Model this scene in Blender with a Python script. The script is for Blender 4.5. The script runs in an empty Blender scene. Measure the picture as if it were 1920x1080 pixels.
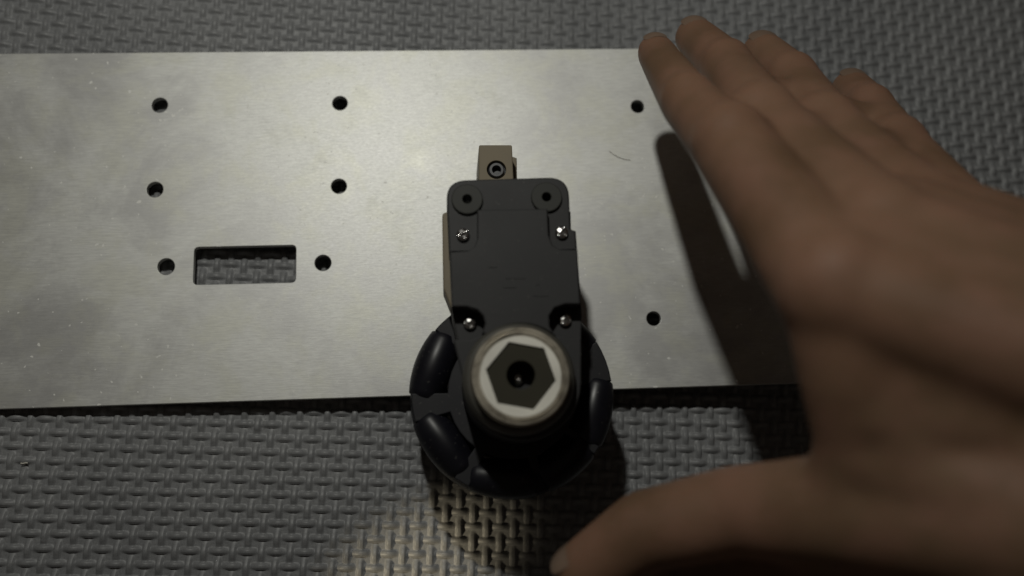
import bpy, bmesh, math, random
import numpy as np
from mathutils import Vector, Matrix
from mathutils.geometry import tessellate_polygon
random.seed(4); rng = np.random.default_rng(4)
U = 0.00015                    # metres per modelling unit (one unit = 0.15 mm)
scene = bpy.context.scene
# ------------------------------------------------------------------ camera
HC, FPX = 1700.0, 1700.0       # camera height above the plate, focal length in photo pixels
TX, TY, TR = 0.219519437, -0.0779145537, -0.0393633899
Rx = Matrix.Rotation(TX, 3, 'X'); Ry = Matrix.Rotation(TY, 3, 'Y'); Rz = Matrix.Rotation(TR, 3, 'Z')
CAM = Ry @ Rx @ Rz
cd = bpy.data.cameras.new('camera'); cam = bpy.data.objects.new('camera', cd)
scene.collection.objects.link(cam); scene.camera = cam
cam.matrix_world = Matrix.Translation((0, 0, HC * U)) @ CAM.to_4x4()
cd.sensor_width = 36.0; cd.lens = FPX / 1920 * 36.0
cd.clip_start = 0.005; cd.clip_end = 20
cd.dof.use_dof = True; cd.dof.focus_distance = 1640 * U; cd.dof.aperture_fstop = 5.6
cd.dof.aperture_blades = 0
# ------------------------------------------------------------------ world
w = bpy.data.worlds.new('World'); scene.world = w; w.use_nodes = True
bg = w.node_tree.nodes['Background']
bg.inputs[0].default_value = (0.66, 0.56, 0.46, 1); bg.inputs[1].default_value = 0.036
scene.view_settings.view_transform = 'Standard'; scene.view_settings.look = 'None'
scene.view_settings.exposure = 0; scene.view_settings.gamma = 1
# ------------------------------------------------------------------ lamps
def aim(o, target):
    d = Vector(target) * U - o.location
    o.rotation_euler = d.to_track_quat('-Z', 'Y').to_euler()
ld = bpy.data.lights.new('desk_lamp_light', 'AREA'); ld.shape = 'DISK'; ld.size = 110 * U
ld.energy = 0.415; ld.color = (1.0, 0.99, 0.91)
lo = bpy.data.objects.new('desk_lamp_light', ld); scene.collection.objects.link(lo)
lo.location = Vector((-265, 1440, 2150)) * U; aim(lo, (0, 500, 0))
sd = bpy.data.lights.new('warm_patch_spot', 'SPOT'); sd.energy = 1.6; sd.color = (1.0, 0.85, 0.58)  # added spot without a visible lamp, imitates warm light reflected onto the mat
sd.spot_size = math.radians(8.6); sd.spot_blend = 1.0; sd.shadow_soft_size = 30 * U
so = bpy.data.objects.new('warm_patch_spot', sd); scene.collection.objects.link(so)
so.location = Vector((-1300, -600, 900)) * U; aim(so, (-58, -122, -50))

# ------------------------------------------------------------------ helpers
def P(px, py, z):
    """where the sight line through a photo pixel meets height z (units above the plate)"""
    d = CAM @ Vector((px - 960, 540 - py, -FPX))
    t = -(HC - z) / d.z
    return Vector((d.x * t, d.y * t, z))
def PX(z): return (HC - z) / FPX * 0.985      # units per photo pixel at height z
def pp(pts, z): return [P(a, b, z).to_2d() for a, b in pts]
def circ(c, r, n=32, a0=0.0):
    return [Vector((c[0] + r * math.cos(a0 + 2 * math.pi * i / n), c[1] + r * math.sin(a0 + 2 * math.pi * i / n))) for i in range(n)]
def area(p): return sum(p[i - 1][0] * p[i][1] - p[i][0] * p[i - 1][1] for i in range(len(p))) / 2
def inset(p, d):
    n = len(p); out = []
    for i in range(n):
        a, b, c = p[i - 1], p[i], p[(i + 1) % n]
        e1 = (b - a).normalized(); e2 = (c - b).normalized()
        n1 = Vector((-e1.y, e1.x)); n2 = Vector((-e2.y, e2.x))
        m = n1 + n2
        if m.length < 1e-6: m = n1.copy()
        m.normalize(); k = d / max(0.35, m.dot(n1))
        out.append(b + m * k)
    return out
def rounded(pts, r, seg=6):
    """round the corners of a polygon; r is one radius or one per corner"""
    pts = [Vector(p) for p in pts]; n = len(pts); out = []
    for i in range(n):
        rr = r[i] if isinstance(r, (list, tuple)) else r
        a, b, c = pts[i - 1], pts[i], pts[(i + 1) % n]
        e1 = (a - b).normalized(); e2 = (c - b).normalized()
        if rr <= 0: out.append(b); continue
        ang = e1.angle(e2)
        t = min(rr / math.tan(ang / 2), (a - b).length * .49, (c - b).length * .49)
        s, e = b + e1 * t, b + e2 * t
        for k in range(seg + 1):
            u = k / seg
            out.append(s * (1 - u) ** 2 + b * 2 * u * (1 - u) + e * u * u)
    return out
class MB:
    def __init__(s): s.v = []; s.f = []
    def add(s, v, f):
        o = len(s.v); s.v += [tuple(x) for x in v]; s.f += [tuple(i + o for i in q) for q in f]
    def prism(s, outer, z0, z1, ch=0.0, holes=(), hch=None):
        hch = ch if hch is None else hch
        loops = []
        for k, p in enumerate([outer] + list(holes)):
            p = [Vector(q) for q in p]
            if (area(p) < 0) == (k == 0): p.reverse()       # outer ccw, holes cw
            loops.append(p)
        tops = [inset(p, (ch if k == 0 else hch)) if (ch if k == 0 else hch) > 0 else p for k, p in enumerate(loops)]
        for k, (p, t) in enumerate(zip(loops, tops)):
            c = ch if k == 0 else hch; n = len(p)
            rings = [[(q.x, q.y, z0) for q in p]]
            if c > 0:
                mid = inset(p, c * .3)
                rings += [[(q.x, q.y, z1 - c) for q in p], [(q.x, q.y, z1 - c * .3) for q in mid]]
            rings += [[(q.x, q.y, z1) for q in t]]
            vs = [x for r_ in rings for x in r_]
            fs = []
            for r_ in range(len(rings) - 1):
                for i in range(n):
                    j = (i + 1) % n
                    fs.append((r_ * n + i, r_ * n + j, (r_ + 1) * n + j, (r_ + 1) * n + i))
            s.add(vs, fs)
        for L_, z, flip in ((tops, z1, False), (loops, z0, True)):
            tri = tessellate_polygon([[Vector((q.x, q.y, 0)) for q in p] for p in L_])
            flat = [(q.x, q.y, z) for p in L_ for q in p]
            fs = []
            for a, b, c in tri:
                A, B, C_ = (Vector(flat[i]) for i in (a, b, c))
                up = (B - A).cross(C_ - A).z > 0
                fs.append((a, b, c) if up != flip else (a, c, b))
            s.add(flat, fs)
        return s
    def lathe(s, prof, c=(0, 0, 0), n=32, mat=None, caps=True):
        """profile of (radius, height) spun about z; mat transforms the result"""
        vs = []; fs = []
        for r, z in prof:
            for i in range(n):
                a = 2 * math.pi * i / n
                v = Vector((r * math.cos(a), r * math.sin(a), z))
                v = (mat @ v) if mat else v
                vs.append(v + Vector(c))
        for k in range(len(prof) - 1):
            for i in range(n):
                j = (i + 1) % n
                fs.append((k * n + i, k * n + j, (k + 1) * n + j, (k + 1) * n + i))
        if caps and prof[0][0] > 1e-6: fs.append(tuple(reversed(range(n))))
        if caps and prof[-1][0] > 1e-6: fs.append(tuple((len(prof) - 1) * n + i for i in range(n)))
        s.add(vs, fs); return s
    def mesh(s, name, mat, smooth=20):
        me = bpy.data.meshes.new(name)
        me.from_pydata([(a * U, b * U, c * U) for a, b, c in s.v], [], s.f)
        me.materials.append(mat)
        bm = bmesh.new(); bm.from_mesh(me)
        bmesh.ops.remove_doubles(bm, verts=bm.verts, dist=0.02 * U)
        bmesh.ops.recalc_face_normals(bm, faces=bm.faces)
        bm.to_mesh(me); bm.free()
        if smooth:
            me.polygons.foreach_set('use_smooth', [True] * len(me.polygons))
            me.set_sharp_from_angle(angle=math.radians(smooth))
        return me
def link(name, me, parent=None, loc=(0, 0, 0), rz=0, label=None, kind=None):
    o = bpy.data.objects.new(name, me); scene.collection.objects.link(o)
    o.location = Vector(loc) * U; o.rotation_euler = (0, 0, rz)
    if parent: o.parent = parent
    if label: o['label'] = label
    if kind: o['kind'] = kind
    return o
def tag(o, label, cat=None, group=None, kind=None):
    o['label'] = label
    if cat: o['category'] = cat
    if group: o['group'] = group
    if kind: o['kind'] = kind
    return o
# ------------------------------------------------------------------ materials
class NT:
    def __init__(s, name):
        s.m = bpy.data.materials.new(name); s.m.use_nodes = True
        s.t = s.m.node_tree; s.n = s.t.nodes; s.b = s.n['Principled BSDF']
        s.co = s.n.new('ShaderNodeTexCoord').outputs['Object']
    def l(s, a, b): s.t.links.new(a, b)
    def vec(s, scale, rot=(0, 0, 0)):
        m = s.n.new('ShaderNodeMapping'); m.inputs['Scale'].default_value = scale; m.inputs['Rotation'].default_value = rot
        s.l(s.co, m.inputs[0]); return m.outputs[0]
    def noise(s, scale, detail=4, rough=.55, vec=None, dist=0):
        n = s.n.new('ShaderNodeTexNoise'); n.inputs['Scale'].default_value = scale
        n.inputs['Detail'].default_value = detail; n.inputs['Roughness'].default_value = rough
        n.inputs['Distortion'].default_value = dist
        s.l(vec or s.co, n.inputs['Vector']); return n.outputs['Fac']
    def ramp(s, fac, stops):
        r = s.n.new('ShaderNodeValToRGB'); e = r.color_ramp.elements
        while len(e) < len(stops): e.new(.5)
        for x, (p, c) in zip(e, stops):
            x.position = p; x.color = (c, c, c, 1) if isinstance(c, (int, float)) else (*c, 1)
        s.l(fac, r.inputs[0]); return r.outputs[0]
    def mix(s, fac, a, b, mode='MIX'):
        m = s.n.new('ShaderNodeMix'); m.data_type = 'RGBA'; m.blend_type = mode
        for k, v in ((0, fac), (6, a), (7, b)):
            if isinstance(v, (int, float)): m.inputs[k].default_value = v if k == 0 else (v, v, v, 1)
            elif isinstance(v, tuple): m.inputs[k].default_value = (*v, 1)
            else: s.l(v, m.inputs[k])
        return m.outputs[2]
    def math(s, op, a, b=0.0):
        m = s.n.new('ShaderNodeMath'); m.operation = op
        for k, v in enumerate((a, b)):
            if isinstance(v, (int, float)): m.inputs[k].default_value = v
            else: s.l(v, m.inputs[k])
        return m.outputs[0]
    def set(s, **k):
        for a, v in k.items():
            i = s.b.inputs[a.replace('_', ' ')]
            if isinstance(v, tuple): i.default_value = (*v, 1)
            elif isinstance(v, (int, float)): i.default_value = v
            else: s.l(v, i)
        return s
    def bump(s, h, strength, dist):
        b = s.n.new('ShaderNodeBump'); b.inputs['Strength'].default_value = strength
        b.inputs['Distance'].default_value = dist; s.l(h, b.inputs['Height']); s.l(b.outputs[0], s.b.inputs['Normal'])
        return s
# grey EVA foam
t = NT('foam'); n1 = t.noise(18, 3); n2 = t.noise(2600, 3, .7)
c = t.mix(t.ramp(n1, [(.35, 0), (.65, 1)]), (.215, .219, .226), (.262, .266, .272))
c = t.mix(t.ramp(n2, [(.3, .75), (.75, 1.15)]), (0, 0, 0), c, 'MIX')
t.set(Base_Color=c, Roughness=t.ramp(n2, [(.2, .38), (.8, .54)])); t.b.inputs['Specular IOR Level'].default_value = .45
t.bump(n2, .35, .00006); M_foam = t.m
# aluminium sheet, mill finish with smudges, fine drawn grain, scratches and dust
t = NT('aluminium')
g = t.noise(1, 5, .6, t.vec((260, 2600, 100), (0, 0, math.radians(14))))
g2 = t.noise(1, 4, .6, t.vec((900, 2400, 100), (0, 0, math.radians(-34))))
sm = t.noise(24, 7, .68, dist=.35); sm2 = t.noise(70, 6, .65, dist=.3)
sp = t.noise(1500, 2, .5)
col = t.mix(t.ramp(sm, [(.42, 0), (.56, 1)]), (.60, .60, .59), (.78, .785, .76))
col = t.mix(t.math('MULTIPLY', t.ramp(sm2, [(.47, 0), (.62, 1)]), .5), col, (.72, .72, .62))
col = t.mix(t.math('MULTIPLY', t.ramp(g, [(.35, 0), (.7, 1)]), .42), col, (.44, .44, .435))
ro = t.math('ADD', t.math('MULTIPLY', sm, .34), t.math('MULTIPLY', g2, .12))
ro = t.math('ADD', ro, .31)
spk = t.ramp(t.noise(640, 1, .5), [(.73, 0), (.76, 1)])
spk2 = t.ramp(sp, [(.72, 0), (.80, 1)])
col = t.mix(spk, col, (.92, .92, .88)); 
t.set(Base_Color=col, Metallic=t.math('SUBTRACT', .60, t.math('MULTIPLY', spk, .5)), Roughness=ro)
hh = t.math('ADD', t.math('MULTIPLY', g, .6), t.math('ADD', t.math('MULTIPLY', g2, .5), t.math('MULTIPLY', sm2, .5)))
t.bump(hh, .45, .00004); M_alu = t.m
def plastic(name, col, r0, r1, spec=.5, grain=1800, bs=.25, bd=.00003):
    t = NT(name); n = t.noise(grain, 3, .6); m = t.noise(60, 4)
    c = t.mix(t.ramp(m, [(.3, 0), (.7, 1)]), tuple(x * .82 for x in col), tuple(x * 1.15 for x in col))
    if name in ('case_plastic', 'hub_plastic', 'roller_rubber'):      # dust and rubbed marks
        du = t.ramp(t.noise(950, 2, .5), [(.68, 0), (.76, 1)]); sc = t.ramp(t.noise(1, 4, .6, t.vec((300, 1500, 300), (0, 0, .5))), [(.62, 0), (.72, 1)])
        c = t.mix(t.math('MAXIMUM', t.math('MULTIPLY', du, .30), t.math('MULTIPLY', sc, .10)), c, (.16, .155, .14))
    t.set(Base_Color=c, Roughness=t.ramp(m, [(.3, r0), (.7, r1)])); t.b.inputs['Specular IOR Level'].default_value = spec
    t.bump(n, bs, bd); return t.m
M_case = plastic('case_plastic', (.030, .030, .031), .5, .62, .3)
M_sleeve = plastic('sleeve_plastic', (.07, .067, .057), .5, .6, .3)
M_boss = plastic('boss_plastic', (.038, .039, .035), .55, .65, .3)
M_hub = plastic('hub_plastic', (.011, .011, .014), .5, .65, .4)
M_rub = plastic('roller_rubber', (.008, .008, .012), .28, .46, .36, 900, .15, .00002)
M_hex = plastic('hex_plastic', (.045, .042, .030), .65, .8, .15)
M_dark = plastic('dark_steel', (.05, .05, .055), .25, .35, .45)
M_white = plastic('washer_nylon', (.84, .82, .74), .5, .65, .3)
M_tan = plastic('beige_bracket_paint', (.22, .185, .13), .5, .65, .3, 700)
def metal(name, col, r0, r1, sc=400):
    t = NT(name); n = t.noise(sc, 4); m = t.noise(90, 4)
    c = t.mix(t.ramp(m, [(.35, 0), (.65, 1)]), tuple(x * .7 for x in col), col)
    t.set(Base_Color=c, Metallic=1.0, Roughness=t.ramp(n, [(.3, r0), (.7, r1)])); t.bump(n, .15, .00003); return t.m
M_ring = metal('brassy_ring', (.44, .40, .33), .3, .5)
M_steel = metal('chrome_steel', (.72, .71, .70), .12, .22)
M_gun = metal('gunmetal', (.62, .61, .60), .2, .35)
# skin
t = NT('skin'); n1 = t.noise(26, 4, .6); n2 = t.noise(700, 3, .6); n3 = t.noise(75, 4, .6)
c = t.mix(t.ramp(n1, [(.35, 0), (.68, 1)]), (.135, .079, .045), (.200, .124, .078))
c = t.mix(t.math('MULTIPLY', t.ramp(n3, [(.42, 0), (.66, 1)]), .6), c, (.25, .135, .095))
at_ = t.n.new('ShaderNodeAttribute'); at_.attribute_name = 'redness'
c = t.mix(t.math('MINIMUM', at_.outputs['Fac'], .45), c, (.27, .150, .100))
t.set(Base_Color=c, Roughness=.58, Subsurface_Weight=.12, Subsurface_Scale=.004)
t.b.inputs['Subsurface Radius'].default_value = (1, .35, .18)
t.b.inputs['Specular IOR Level'].default_value = .2
t.bump(t.math('ADD', n2, t.math('MULTIPLY', n3, 2.0)), .35, .0002); M_skin = t.m
M_nail = plastic('fingernail', (.21, .145, .105), .4, .5, .4, 500, .05)

# ------------------------------------------------------------------ foam mat
MZ0, MSL = -50.0, .02                       # mat surface height and its slight fall to the right
PITCH, ANG = 25.56, math.radians(-3.4); ORG = Vector((-557.48, 126.47))
def mat_z(x): return MZ0 - MSL * x
def build_mat():
    ni, nj, sp = 96, 64, 12
    i0, j0 = -18, -21
    a = np.arange(ni * sp + 1) / sp + i0; b = np.arange(nj * sp + 1) / sp + j0
    A, B = np.meshgrid(a, b, indexing='ij')
    ir = np.round(A); jr = np.round(B); da = A - ir; db = B - jr
    wv, wh = .25, .25
    # warp strands run along b (up the picture), weft strands along a; they swap over/under every cell
    par = np.where((ir + jr) % 2 == 0, 1.0, -1.0)
    jj = np.cos(np.pi * A) * np.where(jr % 2 == 0, 1, -1)       # height of weft strand
    ii = -np.cos(np.pi * (B + .12)) * np.where(ir % 2 == 0, 1, -1)      # height of warp strand
    ph = np.clip(1 - (np.abs(db) / wh) ** 2, 0, 1) ** .6
    pv = np.clip(1 - (np.abs(da) / wv) ** 3.2, 0, 1) ** .6
    amp = 4.2
    hh = np.where(ph > 0, ph * 4.1 + jj * amp - 2.6, -9)
    hv = np.where(pv > 0, pv * 4.1 + ii * amp - 2.6, -9)
    h = np.maximum(np.maximum(hh, hv), -2.5)
    # moulding is never perfect: slow unevenness plus a little per strand
    h += rng.normal(0, .07, h.shape)
    jit = rng.normal(0, .28, (ni + 3, nj + 3))
    h += jit[(ir - i0).astype(int), (jr - j0).astype(int)] * (h > -2.5)
    ca, sa = math.cos(ANG), math.sin(ANG)
    X = ORG.x + (A * ca - B * sa) * PITCH; Y = ORG.y + (A * sa + B * ca) * PITCH
    Z = MZ0 - MSL * X + h
    co = np.stack([X, Y, Z], -1).reshape(-1, 3) * U
    n0, n1_ = A.shape
    idx = np.arange(n0 * n1_).reshape(n0, n1_)
    q = np.stack([idx[:-1, :-1], idx[1:, :-1], idx[1:, 1:], idx[:-1, 1:]], -1).reshape(-1, 4)
    me = bpy.data.meshes.new('weave_relief')
    me.vertices.add(len(co)); me.vertices.foreach_set('co', co.ravel())
    me.loops.add(q.size); me.loops.foreach_set('vertex_index', q.ravel().astype(np.int32))
    me.polygons.add(len(q)); me.polygons.foreach_set('loop_start', np.arange(0, q.size, 4, dtype=np.int32))
    me.update(calc_edges=True); me.polygons.foreach_set('use_smooth', np.ones(len(q), bool))
    me.materials.append(M_foam)
    crn = [(i0 - .5, j0 - .5), (i0 + ni + .5, j0 - .5), (i0 + ni + .5, j0 + nj + .5), (i0 - .5, j0 + nj + .5)]
    mb = MB(); v = []
    for zz in (-80, -6):
        for p, r in crn:
            x = ORG.x + (p * ca - r * sa) * PITCH; y = ORG.y + (p * sa + r * ca) * PITCH
            v.append((x, y, mat_z(x) + zz))
    mb.add(v, [(0, 1, 2, 3), (7, 6, 5, 4), (0, 4, 5, 1), (1, 5, 6, 2), (2, 6, 7, 3), (3, 7, 4, 0)])
    base = link('foam_mat', mb.mesh('foam_mat', M_foam, 0))
    tag(base, 'grey foam floor mat moulded with a woven strand pattern under the metal plate', kind='structure')
    link('weave_relief', me, base, label='raised over-and-under strands moulded in the foam', kind='stuff')
build_mat()

# ------------------------------------------------------------------ aluminium plate
def build_plate():
    outer = pp([(-420, 97.4), (1474, 90.5), (1556, 718), (-420, 778.5)], 0)
    y_t = P(600, 94, 0).y; y_b = P(600, 747, 0).y
    outer = [Vector((P(-420, 97, 0).x, y_t)), Vector((P(1474, 91, 0).x, y_t)), Vector((P(1474, 91, 0).x + 3, y_b)), Vector((P(-420, 790, 0).x, y_b))]
    outer = rounded(outer, 3, 3)
    holes = []
    for x, y, r in ((297, 194, 15.5), (637, 192, 15), (288, 353, 15.5), (635, 348, 15), (309, 498, 16), (605, 492, 15.5), (1195, 201, 13.8), (1225, 598, 14)):
        holes.append(circ(P(x, y, 0).to_2d(), r * PX(0) * 1.02, 28))
    a, b, c, d = (P(x, y, 0) for x, y in ((361, 462), (554, 458), (554, 528), (361, 533)))
    x0, x1 = (a.x + d.x) / 2, (b.x + c.x) / 2; y1, y0 = (a.y + b.y) / 2, (c.y + d.y) / 2
    holes.append(rounded([Vector(p) for p in ((x0, y0), (x1, y0), (x1, y1), (x0, y1))], 9, 5))
    mb = MB().prism(outer, -12, 0, 1.0, holes, 1.1)
    mb.v = [(x, y, z + .012 * (x - 100)) for x, y, z in mb.v]      # the plate lies a touch lower at its left end
    o = link('metal_plate', mb.mesh('metal_plate', M_alu, 20))
    tag(o, 'long smudged bare aluminium plate with drilled holes and one rectangular slot, lying over the mat', 'metal plate')
build_plate()

# ------------------------------------------------------------------ servo with wheel
ORIGIN = P(958, 560, 0); ORIGIN.z = 0
servo = bpy.data.objects.new('servo_motor', None); scene.collection.objects.link(servo)
servo.empty_display_size = .01; servo.location = ORIGIN * U
tag(servo, 'black servo gearbox with white hexagon hub standing on the plate above a black roller wheel', 'servo motor')
def sub(p): return [Vector((q.x - ORIGIN.x, q.y - ORIGIN.y)) for q in p]
def SP(pts, z): return sub(pp(pts, z))
def SPt(x, y, z):
    v = P(x, y, z) - ORIGIN; v.z = z; return v
ZC, ZK = 268, 296                          # case top and raised cover top
# case: body with pockets' floor height
cB = SPt(977, 708, ZC - 8)
lobe = [(1091, 590)] + [(979 + 112 * math.cos(math.radians(a)), 716 - 112 * math.sin(math.radians(a))) for a in range(12, -193, -12)] + [(848, 590)]
body = [(839, 398), (1070, 396), (1071, 430), (1080, 433)] + lobe
body = SP(body, ZC - 8)
case = link('case', MB().prism(body, 172, ZC - 8, 2.2).mesh('case', M_case, 20), servo)
ear = rounded(SP([(836, 338), (1066, 331), (1070, 429), (1080, 433), (1082, 470), (842, 474)], ZC + 8), [34, 34, 2, 3, 1, 1], 8)
earh = [circ(SPt(x, y, ZC + 8), 9.5 * PX(ZC), 20) for x, y in ((876, 373), (1025, 369))]
link('mounting_flange', MB().prism(ear, 205, ZC + 8, 3.0, earh, .8).mesh('mounting_flange', M_case, 20), servo)
for k, (x, y) in enumerate(((876, 373), (1025, 369))):
    c_ = SPt(x, y, ZC + 14); R_ = 31 * PX(ZC); r_ = 9 * PX(ZC)
    me = MB().lathe([(r_, -30), (R_, -30), (R_, -1.5), (R_ - 1.5, 0), (r_ + 1.2, 0), (r_, -1.2), (r_, -30)], n=40).mesh('screw_boss', M_boss, 20)
    # an open ring: caps removed so the hole stays dark and deep
    bm = bmesh.new(); bm.from_mesh(me); bmesh.ops.delete(bm, geom=[f for f in bm.faces if len(f.verts) > 20], context='FACES'); bm.to_mesh(me); bm.free()
    link('screw_boss', me, servo, c_)
cb = SPt(977, 706, ZK)
cov = [(895, 393), (1027, 391), (1029, 440), (1036, 459), (1050, 467), (1083, 468), (1088, 570), (1060, 570), (1040, 577), (1030, 592), (1031, 612), (1042, 628)]
cov += [(977 + 101 * math.cos(math.radians(a)), 708 - 101 * math.sin(math.radians(a))) for a in range(50, 135, 8)]
cov += [(905, 622), (910, 606), (906, 592), (895, 581), (875, 575), (847, 575), (843, 472), (878, 470), (890, 462), (895, 446)]
cover = link('cover_plate', MB().prism(SP(cov, ZK), ZC - 8, ZK, 2.4).mesh('cover_plate', M_case, 20), servo)
for (x0, y0, x1, y1) in ((948, 520, 985, 523), (943, 537, 968, 540), (1000, 553, 1028, 556), (915, 500, 932, 502), (1004, 532, 1012, 535)):
    link('embossed_mark', MB().prism(SP([(x0, y0), (x1, y0), (x1, y1), (x0, y1)], ZK), ZK - 1, ZK + .7, .3).mesh('embossed_mark', M_case, 0), cover)
# raised collar round the output hub, ending in ridges below the two lower screw pockets
col = [(850, 637), (884, 636), (898, 629)] + [(978 + 99 * math.cos(math.radians(a)), 709 - 99 * math.sin(math.radians(a))) for a in range(130, 45, -8)] + [(1052, 629), (1066, 634), (1090, 632)]
col += [(980 + 110 * math.cos(math.radians(a)), 716 - 110 * math.sin(math.radians(a))) for a in range(0, -181, -12)]
link('collar', MB().prism(SP(col, ZC + 4), ZC - 8, ZC + 4, 2.5).mesh('collar', M_case, 20), servo)
# small crosshead screws, one shared mesh
def star(r, w, n=4):
    out = []
    for k in range(n):
        a = k * math.pi / 2
        d = Vector((math.cos(a), math.sin(a))); q = Vector((-d.y, d.x))
        out += [d * r - q * w, d * r + q * w, d * w * 1.05 + q * w * 1.05]
    return out
R_ = 13 * PX(ZC)
mb = MB().prism(circ((0, 0), R_, 28), 0, 6, 2.6, [star(R_ * .70, R_ * .19)], .4)
mb.lathe([(R_ * .7, .2), (R_ * .7, 1.2), (0, 1.2)], n=16)
scr = mb.mesh('crosshead_screw', M_steel, 40)
# domed top
for v in scr.vertices:
    r = math.hypot(v.co.x, v.co.y) / (R_ * U)
    if v.co.z > 3 * U: v.co.z += (1 - r * r) * 3.0 * U
for x, y, a in ((868, 440, .5), (1053, 436, .9), (881, 604, .3), (1060, 598, 1.1)):
    link('crosshead_screw', scr, servo, SPt(x, y, ZC + 4 if y > 500 else ZC + 12) - Vector((0, 0, 10 if y > 500 else 3)), a)
# output hub
zb = 326; hc = SPt(976.5, 704.5, zb); s_ = PX(zb) * 1.03
hub = link('output_hub', MB().lathe([(86 * s_ , ZC - 70), (93 * s_, ZC - 60), (93.5 * s_, zb - 5), (92.5 * s_, zb - 1.2), (90 * s_, zb), (86.5 * s_, zb), (85.5 * s_, zb - 2), (84 * s_, zb - 2), (83 * s_, zb + .4), (80 * s_, zb + .4), (79 * s_, zb - 2.5), (76 * s_, zb - 2.5), (76 * s_, zb - 12)], (hc.x, hc.y, 0), 72, caps=False).mesh('output_hub', M_ring, 30), servo, label='brassy metal ring of the output hub')
link('boss_sleeve', MB().lathe([(108 * s_, ZC - 10), (107.5 * s_, zb - 34), (105 * s_, zb - 27), (100 * s_, zb - 21), (93.2 * s_, zb - 19)], (hc.x, hc.y, 0), 64, caps=False).mesh('boss_sleeve', M_sleeve, 20), servo)
hexp = sub(pp([(954, 641), (1020, 653), (1042, 714), (1000.5, 768), (933, 756), (911, 693)], zb - 4))
hol = SPt(977, 703, zb - 5)
link('washer', MB().prism(circ(hc, 77 * s_, 64), zb - 22, zb - 3, .6, [hexp], .5).mesh('washer', M_white, 20), hub, label='off-white ring with a hexagonal opening')
link('hexagon_insert', MB().prism(inset(hexp if area(hexp) > 0 else hexp[::-1], .4), zb - 70, zb - 6.5, .8, [circ(hol, 27 * s_, 32)], 1.2).mesh('hexagon_insert', M_hex, 20), hub)
sh = SPt(970, 712, zb - 68)
link('shaft_screw', MB().lathe([(27 * s_, zb - 90), (27 * s_, zb - 84), (14 * s_, zb - 84), (14 * s_, zb - 56), (12 * s_, zb - 47), (8 * s_, zb - 42), (5.5 * s_, zb - 44), (4 * s_, zb - 44), (2 * s_, zb - 40), (0, zb - 39.5)], (hol.x - 2, hol.y, 0), 28).mesh('shaft_screw', M_gun, 35), hub)
# bracket: foot block with cap screw, side strip
foot_z = 150
fb = SP([(898, 271.5), (960, 271.5), (964, 360), (898, 360)], foot_z)
capc = SPt(931, 318, foot_z)
blk = link('bracket_block', MB().prism(rounded(fb, 3, 3), 0, foot_z, 2.0, [circ(capc, 19.5 * PX(foot_z), 32)], .8).mesh('bracket_block', M_tan, 20), servo, label='beige block carrying a socket cap screw')
link('bracket_step', MB().prism(SP([(950, 290), (969, 296), (970, 365), (950, 365)], 95), 0, 95, 1.5).mesh('bracket_step', M_tan, 20), servo)
q = PX(foot_z)
link('cap_screw', MB().lathe([(18.5 * q, foot_z - 60), (19.2 * q, foot_z - 12), (19.2 * q, foot_z - 11.5), (17.6 * q, foot_z - 12), (15.5 * q, foot_z - 2), (14 * q, foot_z), (9.5 * q, foot_z), (8.6 * q, foot_z - 1.5), (8.2 * q, foot_z - 14), (0, foot_z - 14)], (capc.x, capc.y, 0), 30).mesh('cap_screw', M_dark, 35), blk)
link('column', MB().prism(SP([(880, 372), (1030, 372), (1040, 470), (885, 470)], 172), 0, 172).mesh('column', M_case, 20), servo)
st = rounded(SP([(829, 398), (856, 396), (862, 578), (846, 578), (831, 540)], 232), [8, 3, 3, 6, 14], 5)
link('side_bracket', MB().prism(st, 172, 232, 2.5).mesh('side_bracket', M_tan, 20), servo, label='pale side strip showing at the left of the case')
# ---- wheel
WZ = 104; wc = SPt(959, 741, WZ + 20); WR = 194 * PX(WZ + 20)
wheel = link('wheel', None, servo, (wc.x, wc.y, 0)); wheel.empty_display_size = .01
RM = 34.0
def fork_disc(gaps, z0, z1):
    pts = []
    # gaps: (start, end) of each roller in degrees
    angs = sorted(gaps)
    for k, (a, b) in enumerate(angs):
        na = angs[(k + 1) % len(angs)][0] + (360 if k == len(angs) - 1 else 0)
        # roller bay
        for tt in np.linspace(a, b, 5):
            pts.append((WR - 2 * RM + 2, tt))
        for tt in np.linspace(b + .3, na - .3, 5):
            pts.append((WR - 5, tt))
    return [Vector((r * math.cos(math.radians(x)), r * math.sin(math.radians(x)))) for r, x in pts]
ups = [(139, 178, 'a'), (195, 233, 'a'), (243, 282, 'a'), (291, 324, 'a'), (329, 366, 'a'), (389, 429, 'a'), (435, 474 + 12, 'a')]
ups = [(139, 178), (195, 233), (243, 281), (289, 321), (327, 365), (30, 71), (80, 126)]
# keep bays within 0..360 order
def norm(l): return sorted(l, key=lambda p: p[0])
link('wheel_hub', MB().prism(fork_disc(norm([(a, b) for a, b in ups]), WZ + 6, 0), WZ + 8, WZ + 52, 2.0).mesh('wheel_hub', M_hub, 20), wheel)
lows = [(k * 360 / 7 + 5, k * 360 / 7 + 47) for k in range(7)]
link('wheel_hub', MB().prism(fork_disc(lows, 0, 0), WZ - 52, WZ + 8, 2.0).mesh('wheel_hub', M_hub, 20), wheel)
link('axle', MB().lathe([(60, WZ + 52), (60, 172)], n=32).mesh('axle', M_hub, 20), wheel)
def roller(halfang):
    hl = (WR) * math.sin(math.radians(halfang)) - 3
    prof = []
    for k in range(15):
        s = -hl + 2 * hl * k / 14
        prof.append((math.sqrt(WR * WR - s * s) - (WR - RM), s))
    e = prof[0][0]
    prof = [(0, -hl - 3), (e - 7, -hl - 2.5), (e - 2, -hl - 1.5)] + prof + [(e - 2, hl + 1.5), (e - 7, hl + 2.5), (0, hl + 3)]
    return prof
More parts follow.
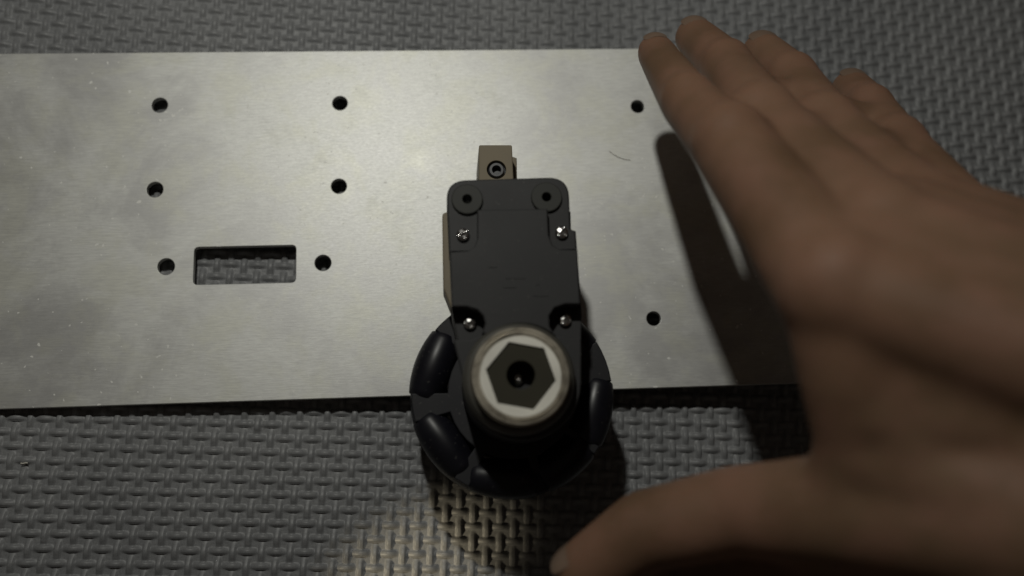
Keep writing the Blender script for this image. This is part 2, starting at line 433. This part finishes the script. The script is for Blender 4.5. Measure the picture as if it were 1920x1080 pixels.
for lst, z in ((ups, WZ + 30), (lows, WZ - 30)):
    for a, b in lst:
        mid = math.radians((a + b) / 2)
        # axis tangential: map z axis to tangent
        tan = Vector((-math.sin(mid), math.cos(mid), 0)); rad = Vector((math.cos(mid), math.sin(mid), 0)); up = Vector((0, 0, 1))
        me = MB().lathe(roller((b - a) / 2), n=28, mat=Matrix(((0, 0, 1), (1, 0, 0), (0, 1, 0))).transposed() if False else Matrix(((1, 0, 0), (0, 0, 1), (0, -1, 0)))).mesh('roller', M_rub, 60)
        o = link('roller', me, wheel, rad * (WR - RM) + Vector((0, 0, z)), mid)

        if z > WZ:
            for e in (-1, 1):
                hl_ = WR * math.sin(math.radians((b - a) / 2)) + 1
                pm = MB().lathe([(0, -2), (4.2, -2), (4.2, 3.5), (3, 4.5), (0, 4.8)], n=14, mat=Matrix(((1, 0, 0), (0, 0, e), (0, 1, 0))))
                link('axle_pin', pm.mesh('axle_pin', M_steel, 40), o, (0, hl_ * e, 0))
# ------------------------------------------------------------------ hand
JN = dict(
 index=[(1229, 98, 245, 34), (1290, 192, 410, 44), (1370, 272, 502, 57), (1568, 545, 670, 72)],
 middle=[(1303, 70, 165, 39), (1362, 128, 268, 48), (1428, 227, 425, 56), (1650, 450, 620, 74)],
 ring=[(1430, 100, 180, 41), (1484, 152, 270, 48), (1545, 245, 395, 56), (1725, 412, 545, 68)],
 little=[(1596, 168, 195, 38), (1630, 208, 265, 44), (1678, 280, 345, 52), (1805, 430, 450, 64)])
W = {k: [(P(a, b, c), r) for a, b, c, r in v] for k, v in JN.items()}
wrist = Vector((960, 20, 830))
def cone(bm, a, ra, b, rb, n=18):
    d = b - a; L_ = d.length
    rot = d.to_track_quat('Z', 'Y').to_matrix()
    prof = []
    for k in range(7): 
        t_ = -math.pi / 2 + k * math.pi / 12
        prof.append((ra * math.cos(t_), ra * math.sin(t_)))
    for k in range(7):
        t_ = k * math.pi / 12
        prof.append((rb * math.cos(t_), L_ + rb * math.sin(t_)))
    prof[0] = (0.01, prof[0][1]); prof[-1] = (0.01, prof[-1][1])
    bm.lathe(prof, a, n, rot)
hb = MB()
for k, ch in W.items():
    for (a, ra), (b, rb) in zip(ch, ch[1:]): cone(hb, a, ra, b, rb)
    a, ra = ch[-1]; cone(hb, a, ra, wrist + (a - W['middle'][-1][0]) * .55, 88)
# knuckle webs and the flat of the hand
for k1, k2 in (('index', 'middle'), ('middle', 'ring'), ('ring', 'little')):
    (a, ra), (b, rb) = W[k1][-1], W[k2][-1]
    cone(hb, a, ra * .95, b, rb * .95)
    m_ = (a + b) / 2; e = wrist + (m_ - W['middle'][-1][0]) * .55
    cone(hb, m_, 72, e, 92)
    (p1, r1), (p2, r2) = W[k1][-2], W[k2][-2]
    for f_ in (.15, .5):
        cone(hb, p1.lerp(a, f_), r1 * .78, p2.lerp(b, f_), r2 * .78)
    if k1 != 'index':
        (q1, s1), (q2, s2) = W[k1][1], W[k2][1]
        cone(hb, q1.lerp(p1, .5), s1 * .75, q2.lerp(p2, .5), s2 * .75)
for k in W:                      # knuckle bumps
    for j, e in ((1, 3), (2, 5), (3, 4)):
        p_, r_ = W[k][j]; cone(hb, p_ + Vector((-2, 5, 6)), r_ + e - 4, p_ + Vector((2, -5, 6)), r_ + e - 4)
# thumb
TH = [(P(1100, 1072, 335), 50), (P(1210, 996, 390), 58), (P(1380, 958, 455), 62), (P(1590, 960, 560), 76), (Vector((690, -60, 720)), 98), (wrist + Vector((-60, -120, 10)), 110)]
for (a, ra), (b, rb) in zip(TH, TH[1:]): cone(hb, a, ra, b, rb)
iM = W['index'][-1][0]
cone(hb, TH[0][0], 44, P(1270, 1082, 325), 46); cone(hb, P(1270, 1082, 325), 46, P(1480, 1090, 400), 72); cone(hb, P(1480, 1090, 400), 72, Vector((680, -150, 660)), 110)
wb = P(1618, 845, 610)
cone(hb, wb, 56, TH[3][0], 70); cone(hb, wb, 56, P(1602, 705, 645), 66); cone(hb, P(1602, 705, 645), 66, iM, 66); cone(hb, wb, 60, TH[4][0], 90); cone(hb, wb, 58, wrist, 110)
cone(hb, P(1700, 690, 660), 78, P(1730, 880, 630), 80); cone(hb, P(1700, 690, 660), 78, wrist, 120); cone(hb, P(1730, 880, 630), 80, wrist + Vector((-20, -60, 0)), 125); cone(hb, P(1640, 640, 660), 72, P(1665, 830, 620), 68); cone(hb, P(1665, 830, 620), 68, wrist, 115); cone(hb, P(1640, 760, 640), 66, wrist, 115)
cone(hb, TH[3][0].lerp(TH[4][0], .75), 78, iM.lerp(wrist, .50), 80)
cone(hb, TH[4][0], 100, iM.lerp(wrist, .7), 95)
cone(hb, TH[4][0] + Vector((40, -60, -40)), 110, wrist + Vector((60, -160, 0)), 130)
cone(hb, wrist, 130, wrist + Vector((900, -260, 120)), 150)
cone(hb, wrist + Vector((0, -120, 0)), 130, wrist + Vector((900, -380, 100)), 150)
hm = hb.mesh('hand', M_skin, 0)
ho = bpy.data.objects.new('hand', hm); scene.collection.objects.link(ho)
m = ho.modifiers.new('r', 'REMESH'); m.mode = 'VOXEL'; m.voxel_size = 7 * U; m.use_smooth_shade = True
m = ho.modifiers.new('s', 'SMOOTH'); m.factor = .5; m.iterations = 18
dg = bpy.context.evaluated_depsgraph_get()
me = bpy.data.meshes.new_from_object(ho.evaluated_get(dg), depsgraph=dg)
ho.modifiers.clear(); ho.data = me
me.name = 'hand'; me.polygons.foreach_set('use_smooth', [True] * len(me.polygons))
if not me.materials: me.materials.append(M_skin)
tag(ho, 'out-of-focus bare hand reaching in from the right with its thumb apart', 'hand')
reds = [(p_, r_ * 1.1) for k in W for p_, r_ in (W[k][0], W[k][1], W[k][2], W[k][3])] + [(TH[0][0], 70), (TH[2][0], 70)]
nv = len(me.vertices); vc = np.empty(nv * 3); me.vertices.foreach_get('co', vc); vc = vc.reshape(-1, 3) / U
red = np.zeros(nv)
for p_, r_ in reds: red = np.maximum(red, np.exp(-(((vc - np.array(p_)) ** 2).sum(1)) / (r_ * 1.25) ** 2))
at = me.attributes.new('redness', 'FLOAT', 'POINT'); at.data.foreach_set('value', red * 1.0)
# nails lie on the back of each last joint
def nail(a, b, r, up):
    d = (a - b).normalized(); n_ = (up - d * up.dot(d)).normalized(); s = d.cross(n_)
    vs = []; fs = []; nu, nv = 9, 9
    for iu in range(nu):
        u = -1 + 2 * iu / (nu - 1)
        for iv in range(nv):
            v = -1 + 2 * iv / (nv - 1)
            k = math.sqrt(max(0, 1 - .55 * max(0, abs(v)) ** 3))
            ang = u * .66 * k
            vs.append(a + d * (v * r * .5 + r * .12) + (n_ * math.cos(ang) + s * math.sin(ang)) * (r * .975 - max(0, v) ** 2 * r * .10))
    for iu in range(nu - 1):
        for iv in range(nv - 1):
            q0 = iu * nv + iv; fs.append((q0, q0 + 1, q0 + nv + 1, q0 + nv))
    mb = MB(); mb.add(vs, fs); return mb
for k in W:
    (a, r), (b, _) = W[k][0], W[k][1]
    o = link('fingernail', nail(a, b, r, Vector((-.1, .3, 1))).mesh('fingernail', M_nail, 0), ho)
    for p in o.data.polygons: p.use_smooth = True
o = link('fingernail', nail(TH[0][0], TH[1][0], TH[0][1], Vector((-.3, .9, .5))).mesh('fingernail', M_nail, 0), ho)
for p in o.data.polygons: p.use_smooth = True

# ------------------------------------------------------------------ lint and a stray hair
def strand(pts, r, mat, name):
    mb = MB(); n = 5; vs = []; fs = []
    for i, p in enumerate(pts):
        d = (pts[min(i + 1, len(pts) - 1)] - pts[max(i - 1, 0)]).normalized()
        s = d.cross(Vector((0, 0, 1))).normalized(); u = s.cross(d)
        for k in range(n):
            a = 2 * math.pi * k / n; vs.append(p + (s * math.cos(a) + u * math.sin(a)) * r)
    for i in range(len(pts) - 1):
        for k in range(n):
            k2 = (k + 1) % n; fs.append((i * n + k, i * n + k2, (i + 1) * n + k2, (i + 1) * n + k))
    mb.add(vs, fs); return mb.mesh(name, mat, 60)
M_lint = plastic('white_lint', (.75, .72, .64), .5, .6)
M_hair = plastic('dark_hair', (.22, .19, .17), .4, .5)
pl = P(45, 868, MZ0 + 16); zl = mat_z(pl.x) + 5
pts = [P(39 + 2.2 * k, 868.5 + .6 * math.sin(k), zl) for k in range(7)]
tag(link('lint_fibre', strand(pts, 1.5, M_lint, 'lint_fibre')), 'tiny white lint fibre on the mat near the left edge of the picture', 'lint')
pts = [P(1142 + 5 * k, 283 + 17 * (1 - (1 - k / 8) ** 2), 4.2) for k in range(9)]
tag(link('stray_hair', strand(pts, .4, M_hair, 'stray_hair')), 'short dark curved hair lying on the plate left of the hand', 'hair')
scene.render.resolution_x = 1024; scene.render.resolution_y = 576
